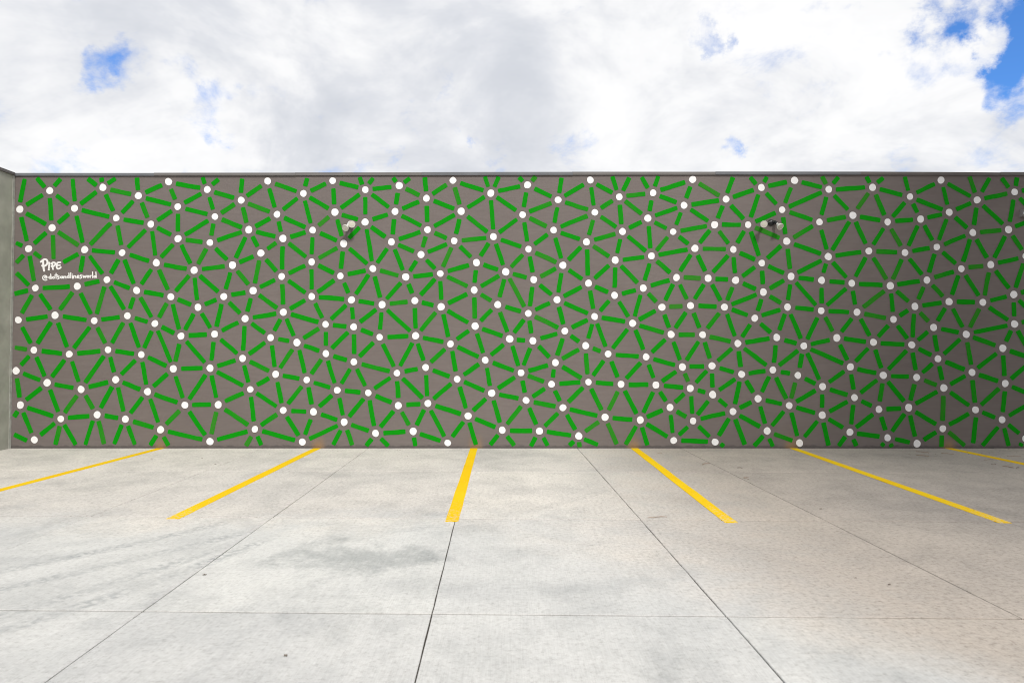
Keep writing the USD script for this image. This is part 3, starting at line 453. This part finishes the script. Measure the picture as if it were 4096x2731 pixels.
strokes = []
for k, (a, b) in enumerate(EDGES):
    p, q = np.array(DOTS[a]), np.array(DOTS[b])
    d = (q - p) / np.hypot(*(q - p))
    i1, i2 = rnd.uniform(0.112, 0.126), rnd.uniform(0.112, 0.126)
    if np.hypot(*(q - p)) < 0.36: i1, i2 = i1 * 0.88, i2 * 0.88
    off = np.array([-d[1], d[0]]) * rnd.uniform(-0.006, 0.006)
    off2 = np.array([-d[1], d[0]]) * rnd.uniform(-0.006, 0.006)
    s = (p + d * i1 + off, q - d * i2 + off2)
    strokes.append((s, (p[0] + q[0]) / 2 < 8.0))
for x0, z0, x1, z1 in STUBS: strokes.append(((np.array((x0, z0)) / 1000, np.array((x1, z1)) / 1000), True))
order = sorted(range(len(strokes)), key=lambda k: (not strokes[k][1], -np.hypot(*(strokes[k][0][1] - strokes[k][0][0]))))
rest = []
for rank, k in enumerate(order):
    (p, q), seen = strokes[k]
    m = stroke_mesh(p, q, rnd.uniform(0.068, 0.075), k)
    if rank < 298: obj('paint_stroke', m[:2], M['stroke'], wall, uv=m[2])
    else: rest.append(m)
v, f, uv = joined(rest)
obj('more_paint_strokes', (v, f), M['stroke'], wall, uv=uv, kind='stuff')

# ---------------------------------------------------------------- handwriting: pen paths in a 2352 x 1008 sheet, and the pen width
SIGN = [[(275, 185), (285, 370), (311, 530)], [(200, 232), (265, 180), (330, 145), (390, 165), (424, 230), (405, 310), (350, 358), (290, 385), (245, 360)]]
SIGN += [[(487, 262), (475, 438)], [(466, 489), (470, 492)], [(590, 300), (592, 390), (612, 480)], [(553, 292), (615, 250), (675, 265), (686, 320), (645, 370), (592, 397), (560, 377)],
         [(858, 250), (765, 262), (740, 330), (735, 420), (770, 462), (830, 452), (872, 416)], [(752, 348), (845, 342)]]
SIGN_W = [62, 62, 56, 62, 52, 52, 55, 52]


def ell(x, y, rx, ry): return [(x + rx * math.cos(a), y + ry * math.sin(a)) for a in np.linspace(0, 2 * math.pi, 14)]


HANDLE = [[(405, 838), (350, 850), (288, 822), (262, 760), (290, 708), (345, 690), (395, 715), (408, 762), (385, 788), (340, 775), (332, 745), (362, 728), (392, 745)],
          ell(512, 757, 40, 34), [(530, 642), (548, 800)], ell(625, 762, 34, 31), [(715, 622), (715, 790)], [(665, 687), (765, 670)],
          [(818, 715), (775, 710), (762, 735), (800, 757), (814, 785), (765, 812)], ell(895, 750, 34, 29), [(934, 718), (944, 780)],
          [(970, 722), (976, 782)], [(975, 742), (1010, 716), (1036, 735), (1045, 782)], ell(1118, 737, 34, 30), [(1143, 612), (1158, 768)], [(1205, 597), (1206, 772)],
          [(1264, 702), (1270, 787)], [(1266, 652), (1270, 654)], [(1302, 702), (1306, 778)], [(1308, 722), (1345, 698), (1370, 720), (1380, 778)],
          [(1430, 738), (1478, 726), (1474, 698), (1442, 692), (1422, 730), (1437, 774), (1485, 768)], [(1580, 682), (1537, 678), (1527, 705), (1565, 730), (1573, 763), (1520, 788)],
          [(1620, 692), (1642, 762), (1670, 712), (1700, 757), (1723, 692)], ell(1785, 726, 30, 31), [(1854, 692), (1860, 762)], [(1860, 710), (1898, 690)], [(1937, 567), (1945, 768)],
          ell(2014, 731, 30, 28), [(2050, 577), (2065, 762)]]
SX, SZ = (-6.4668 + 7.5790) / 2352, (2.58130 - 3.05892) / 1008


def sheet(px, py): return (-7.579 + px * SX + py * 0.0000060, 3.0589 + py * SZ)


def smooth_path(p):
    p = np.array(p, float)
    if len(p) < 3: return p
    P = np.vstack([2 * p[0] - p[1], p, 2 * p[-1] - p[-2]])
    out = []
    for k in range(1, len(P) - 2):
        for t in np.linspace(0, 1, 5, endpoint=False):
            a, b, c, d = P[k - 1], P[k], P[k + 1], P[k + 2]
            out.append(0.5 * (2 * b + (c - a) * t + (2 * a - 5 * b + 4 * c - d) * t * t + (3 * b - a - 3 * c + d) * t ** 3))
    return np.array(out + [p[-1]])


def pen(paths, widths):
    shp = union_all([LineString(smooth_path(p)).buffer(w / 2, quad_segs=5) for p, w in zip(paths, widths)]).simplify(0.8)
    parts = []
    for g in getattr(shp, 'geoms', [shp]):
        m = trimesh.creation.extrude_polygon(g, 1.0, engine='earcut')
        v = m.vertices.copy()
        x, z = sheet(v[:, 0], v[:, 1])
        m.vertices = np.c_[x, WALL_Y - 0.004 + 0.005 * (1 - v[:, 2]) - 0.001, z]
        parts.append(m)
    out = trimesh.util.concatenate(parts)
    out.fix_normals()
    return out


obj('lettering', pen(SIGN, SIGN_W), M['letter'], wall, label='larger white handwritten capitals of the signature')
obj('lettering', pen(HANDLE, [32] * len(HANDLE)), M['letter'], wall, label='smaller white handwritten line under the capitals')

# ---------------------------------------------------------------- side wall on the left
side = thing('side_wall', (0, 0, 0), label='green grey rendered side wall at the left edge, meeting the mural wall', cat='wall')
obj('wall_panel', trimesh.creation.box(bounds=[(SIDE_X - 0.2, -7.0, -0.3), (SIDE_X - 0.0, WALL_Y + 0.2, 4.325)]), M['side'], side)
obj('corner_bead', trimesh.creation.box(bounds=[(SIDE_X - 0.004, WALL_Y - 0.05, 0.0), (SIDE_X + 0.006, WALL_Y - 0.004, 4.315)]), M['edge'], side)
for k in range(6):
    y1, y0 = WALL_Y - 0.03 - k * 2.9, max(WALL_Y - 0.03 - (k + 1) * 2.9 - 0.01, -7.0)
    obj('coping', hexa([(SIDE_X - 0.225, y0, 4.326), (SIDE_X + 0.022, y0, 4.326), (SIDE_X + 0.022, y1, 4.321), (SIDE_X - 0.225, y1, 4.321),
                        (SIDE_X - 0.225, y0, 4.362), (SIDE_X + 0.022, y0, 4.374), (SIDE_X + 0.022, y1, 4.366 - 0.001 * k), (SIDE_X - 0.225, y1, 4.354)]), M['cope_side'], side)

# ---------------------------------------------------------------- floodlights
def frame(d):
    d = np.array(d, float); d /= np.linalg.norm(d)
    up = np.array([0, 0, 1.0]) if abs(d[2]) < 0.95 else np.array([0, 1.0, 0])
    x = np.cross(up, d); x /= np.linalg.norm(x)
    return np.stack([x, np.cross(d, x), d], 1)


def lathe(profile, at, axis, n=28):
    """Turns (radius, distance along the axis) pairs into a closed body at a point, along a direction."""
    pr = np.array(profile, float)
    m = trimesh.creation.revolve(pr, sections=n)
    T = np.eye(4); T[:3, :3] = frame(axis); T[:3, 3] = at
    m.apply_transform(T)
    return m


def rod(a, b, r, n=16):
    a, b = np.array(a, float), np.array(b, float)
    L = np.linalg.norm(b - a)
    return lathe([(0, 0), (r * .92, 0), (r, r * .2), (r, L - r * .2), (r * .92, L), (0, L)], a, b - a, n)


def par_lamp(t, face, axis, socket_mat, shift, label=None):
    """A reflector bulb in its holder; face is the centre of the front lens."""
    axis = np.array(axis, float); axis /= np.linalg.norm(axis)
    k = 0.90
    o = np.array(face) - axis * 0.112 * k
    sc = lambda pr: [(r * k, q * k) for r, q in pr]
    b = lathe(sc([(0, -0.010), (0.020, -0.010), (0.021, 0.006), (0.0215, 0.026), (0.030, 0.042), (0.044, 0.062), (0.0545, 0.083), (0.0590, 0.096), (0.0605, 0.103), (0.0592, 0.110), (0.0550, 0.1130), (0.0535, 0.108), (0, 0.1075)]), o, axis, 36)
    lamp = obj('bulb', b, M['glass'], t, smooth=35, label=label)
    ln = lathe(sc([(0, 0.106), (0.0530, 0.1065), (0.049, 0.1092), (0.035, 0.1118), (0.018, 0.1130), (0, 0.1134)]), o, axis, 36)
    obj('lens', ln, M['lens'], lamp, smooth=40)
    s = lathe(sc([(0, -0.085), (0.016, -0.085), (0.024, -0.078), (0.0275, -0.060), (0.0275, -0.004), (0.0255, 0.000), (0.0, 0.000)]), o, axis, 24)
    obj('lamp_holder', s, socket_mat, t, smooth=35)
    return o - axis * 0.072


def floodlight(base, lamps, m, label):
    t = thing('floodlight', base, label=label, cat='floodlight', group='floodlights on the mural wall')
    B = np.array(base)
    obj('canopy', lathe([(0, 0), (0.050, 0), (0.0525, 0.004), (0.0525, 0.010), (0.047, 0.020), (0.030, 0.030), (0.012, 0.034), (0, 0.034)], (0, 0, 0), (0, -1, 0), 36), m, t, smooth=35)
    for dx, dz in ((-0.026, 0.020), (0.026, -0.020)):
        obj('screw', lathe([(0, 0), (0.0045, 0), (0.0045, 0.004), (0, 0.005)], (dx, -0.024, dz), (0, -1, 0), 10), M['screw'], t)
    for face, axis, lab in lamps:
        back = par_lamp(t, np.array(face) - B, axis, m, None, lab)
        hub = np.array([0.018 * np.sign(back[0]) , -0.030, 0.004])
        obj('swivel_arm', trimesh.util.concatenate([rod(hub, back, 0.0125), trimesh.creation.icosphere(2, 0.0185).apply_translation(back)]), m, t, smooth=30)
    return t


floodlight((-2.5646, WALL_Y, 3.5494), [((-2.5035, WALL_Y - 0.185, 3.513), (0.21, -0.95, -0.19), 'right bulb facing straight out'), ((-2.6115, WALL_Y - 0.172, 3.454), (-0.22, -0.78, -0.56), 'left bulb tilted down')],
           M['white'], 'white twin floodlight with its two bulbs close together, left part of the mural')
floodlight((4.1182, WALL_Y, 3.5734), [((3.937, WALL_Y - 0.19, 3.513), (-0.30, -0.92, -0.18), 'left bulb facing straight out'), ((4.2115, WALL_Y - 0.152, 3.479), (0.24, -0.72, -0.60), 'right bulb turned down to the right')],
           M['black'], 'black twin floodlight with two pale bulbs spread apart, right part of the mural')

# ---------------------------------------------------------------- square box with a white dome at the right edge
wbx = thing('wall_box', (8.131, WALL_Y, 3.719), label='square grey wall box with a white domed fitting at the right edge', cat='wall box')
obj('back_box', trimesh.creation.box(bounds=[(-0.055, -0.040, -0.055), (0.055, 0, 0.055)]), M['box'], wbx)
obj('cover_plate', trimesh.creation.box(bounds=[(-0.057, -0.046, -0.057), (0.057, -0.0403, 0.057)]), M['box'], wbx)
obj('dome', lathe([(0, 0), (0.036, 0), (0.037, 0.012), (0.0355, 0.030), (0.030, 0.046), (0.020, 0.056), (0.008, 0.0605), (0, 0.061)], (0.003, -0.0465, -0.002), (0, -1, -0.12), 32), M['ball'], wbx, smooth=40)
for dx, dz in ((-0.045, -0.045), (-0.045, 0.045), (0.045, -0.045), (0.045, 0.045)):
    obj('screw', lathe([(0, 0), (0.004, 0), (0.004, 0.002), (0, 0.0026)], (dx, -0.0462, dz), (0, -1, 0), 10), M['screw'], wbx)

# ---------------------------------------------------------------- strips of bark and leaves on the concrete
def strip(x0, y0, x1, y1, w, bow, seed, lift=0.006):
    n = 9
    t = np.linspace(0, 1, n)
    a, b = np.array((x0, y0)), np.array((x1, y1))
    d = (b - a); L = np.hypot(*d); nn = np.array([-d[1], d[0]]) / L
    c = a + d * t[:, None] + nn * (bow * 4 * t * (1 - t) + (meshkit.noise(np.c_[t * 4, t * 0 + seed, t * 0], 4) - 0.5) * 0.02)[:, None]
    ww = w / 2 * np.sqrt(np.clip(1 - (2 * t - 1) ** 2, 0.02, 1)) * (0.8 + 0.4 * meshkit.noise(np.c_[t * 6, t * 0 + seed, t * 0], 7))
    z = 0.003 + lift * (0.4 + meshkit.noise(np.c_[t * 3, t * 0 + seed, t * 0], 6)) * np.sin(t * math.pi) ** 0.5
    prof = [(-1, 0.0), (-0.6, 0.6), (0, 0.85), (0.6, 0.6), (1, 0.0), (0, -0.2)]
    v = np.vstack([np.c_[c + nn * (ww * p)[:, None], z + h * w * 0.45] for p, h in prof])
    k = len(prof)
    f = [(i * n + m, i * n + m + 1, ((i + 1) % k) * n + m + 1, ((i + 1) % k) * n + m) for i in range(k) for m in range(n - 1)]
    return trimesh.Trimesh(v, np.array(f)[:, [0, 1, 2]].tolist() + np.array(f)[:, [0, 2, 3]].tolist(), process=False)


TW = [((1.22, 6.177, 1.401, 6.201), .014, .004, 'straight brown bark strip just behind a cross joint, nearest the camera'), ((2.54, 9.166, 2.682, 9.309), .016, .012, 'pale brown bark strip on the bay right of the worn ended line'),
      ((2.155, 10.199, 2.243, 10.23), .014, .01, 'short bark strip between the wall and the worn ended line'), ((6.146, 10.422, 6.262, 10.288), .018, .01, 'dark bark strip at the foot of the wall beside a joint'),
      ((6.404, 10.22, 6.546, 10.147), .018, .015, 'dark bark strip nearest the top of the rightmost line'), ((5.939, 10.065, 6.027, 9.906), .02, .008, 'dark bark strip lying across the right hand joint'),
      ((6.606, 9.588, 6.796, 9.606), .014, .008, 'thin twig left of the rightmost yellow line'), ((7.191, 9.95, 7.357, 9.906), .014, .01, 'thin twig behind the rightmost yellow line'),
      ((6.494, 9.062, 6.525, 8.911), .02, .01, 'bark strip in front of the rightmost yellow line'), ((2.80, 8.10, 2.84, 8.24), .012, .05, 'curled brown twig lying on a slab joint')]
for k, (c, w, bow, lab) in enumerate(TW):
    obj('bark_strip', strip(*c, w * 0.62, bow, k * 3.3, 0.004), M['bark'], label=lab, cat='twig', group='bark strips and twigs on the concrete')
rnd = random.Random(21)
bits = []
for x, y in [(6.452, 9.187), (6.574, 8.905), (2.96, 8.91)]:
    bits.append(strip(x - .03, y, x + .03, y + rnd.uniform(-.02, .02), .015, .006, rnd.uniform(0, 90)))
for x, y in [(-4.4, 9.723), (-3.988, 9.208), (-5.101, 9.699), (2.403, 4.379), (-2.044, 4.567), (-1.1, 3.35), (2.938, 6.524)]:
    bits.append(strip(x - .011, y, x + .011, y + rnd.uniform(-.01, .01), .011, .003, rnd.uniform(0, 90), .001))
for k in range(60):
    x = rnd.choice([rnd.uniform(5.2, 8.5), rnd.uniform(5.6, 8.5), rnd.uniform(-7.5, 8)])
    y = rnd.choice([rnd.triangular(8.6, 10.78, 10.7), rnd.uniform(4, 10.7), rnd.triangular(9.6, 10.79, 10.78)])
    a, L = rnd.uniform(0, math.pi), rnd.uniform(.006, .022)
    bits.append(strip(x, y, x + L * math.cos(a), y + L * math.sin(a), rnd.uniform(.004, .010), .002, rnd.uniform(0, 90), .002))
obj('leaf_litter', trimesh.util.concatenate(bits), M['leaf'], kind='stuff', label='scattered crumbs of leaf and bark on the concrete', cat='leaf litter')

# ---------------------------------------------------------------- the tall block right of the yard, outside the frame, that shades the right end of the wall
bx0, by1, BH = 11.0, -1.0, 22.0
blk = thing('apartment_block', (bx0, by1, 0), label='plain rendered apartment block standing right of the car park', cat='building')
obj('wall', trimesh.creation.box(bounds=[(0, -13, -0.3), (9, 0, BH)]), M['hall'], blk)
obj('parapet', trimesh.creation.box(bounds=[(-0.06, -13.06, BH + 0.002), (9.06, 0.06, BH + 0.25)]), M['cope0'], blk)
for fl in range(6):
    z = 1.2 + fl * 3.2
    for k in range(4):
        obj('window', trimesh.creation.box(bounds=[(-0.03, -11.6 + 3.0 * k, z), (0.02, -10.0 + 3.0 * k, z + 1.4)]), M['pane'], blk)
        if k < 2: obj('window', trimesh.creation.box(bounds=[(1.2 + 3.0 * k, -0.02, z), (2.8 + 3.0 * k, 0.03, z + 1.4)]), M['pane'], blk)
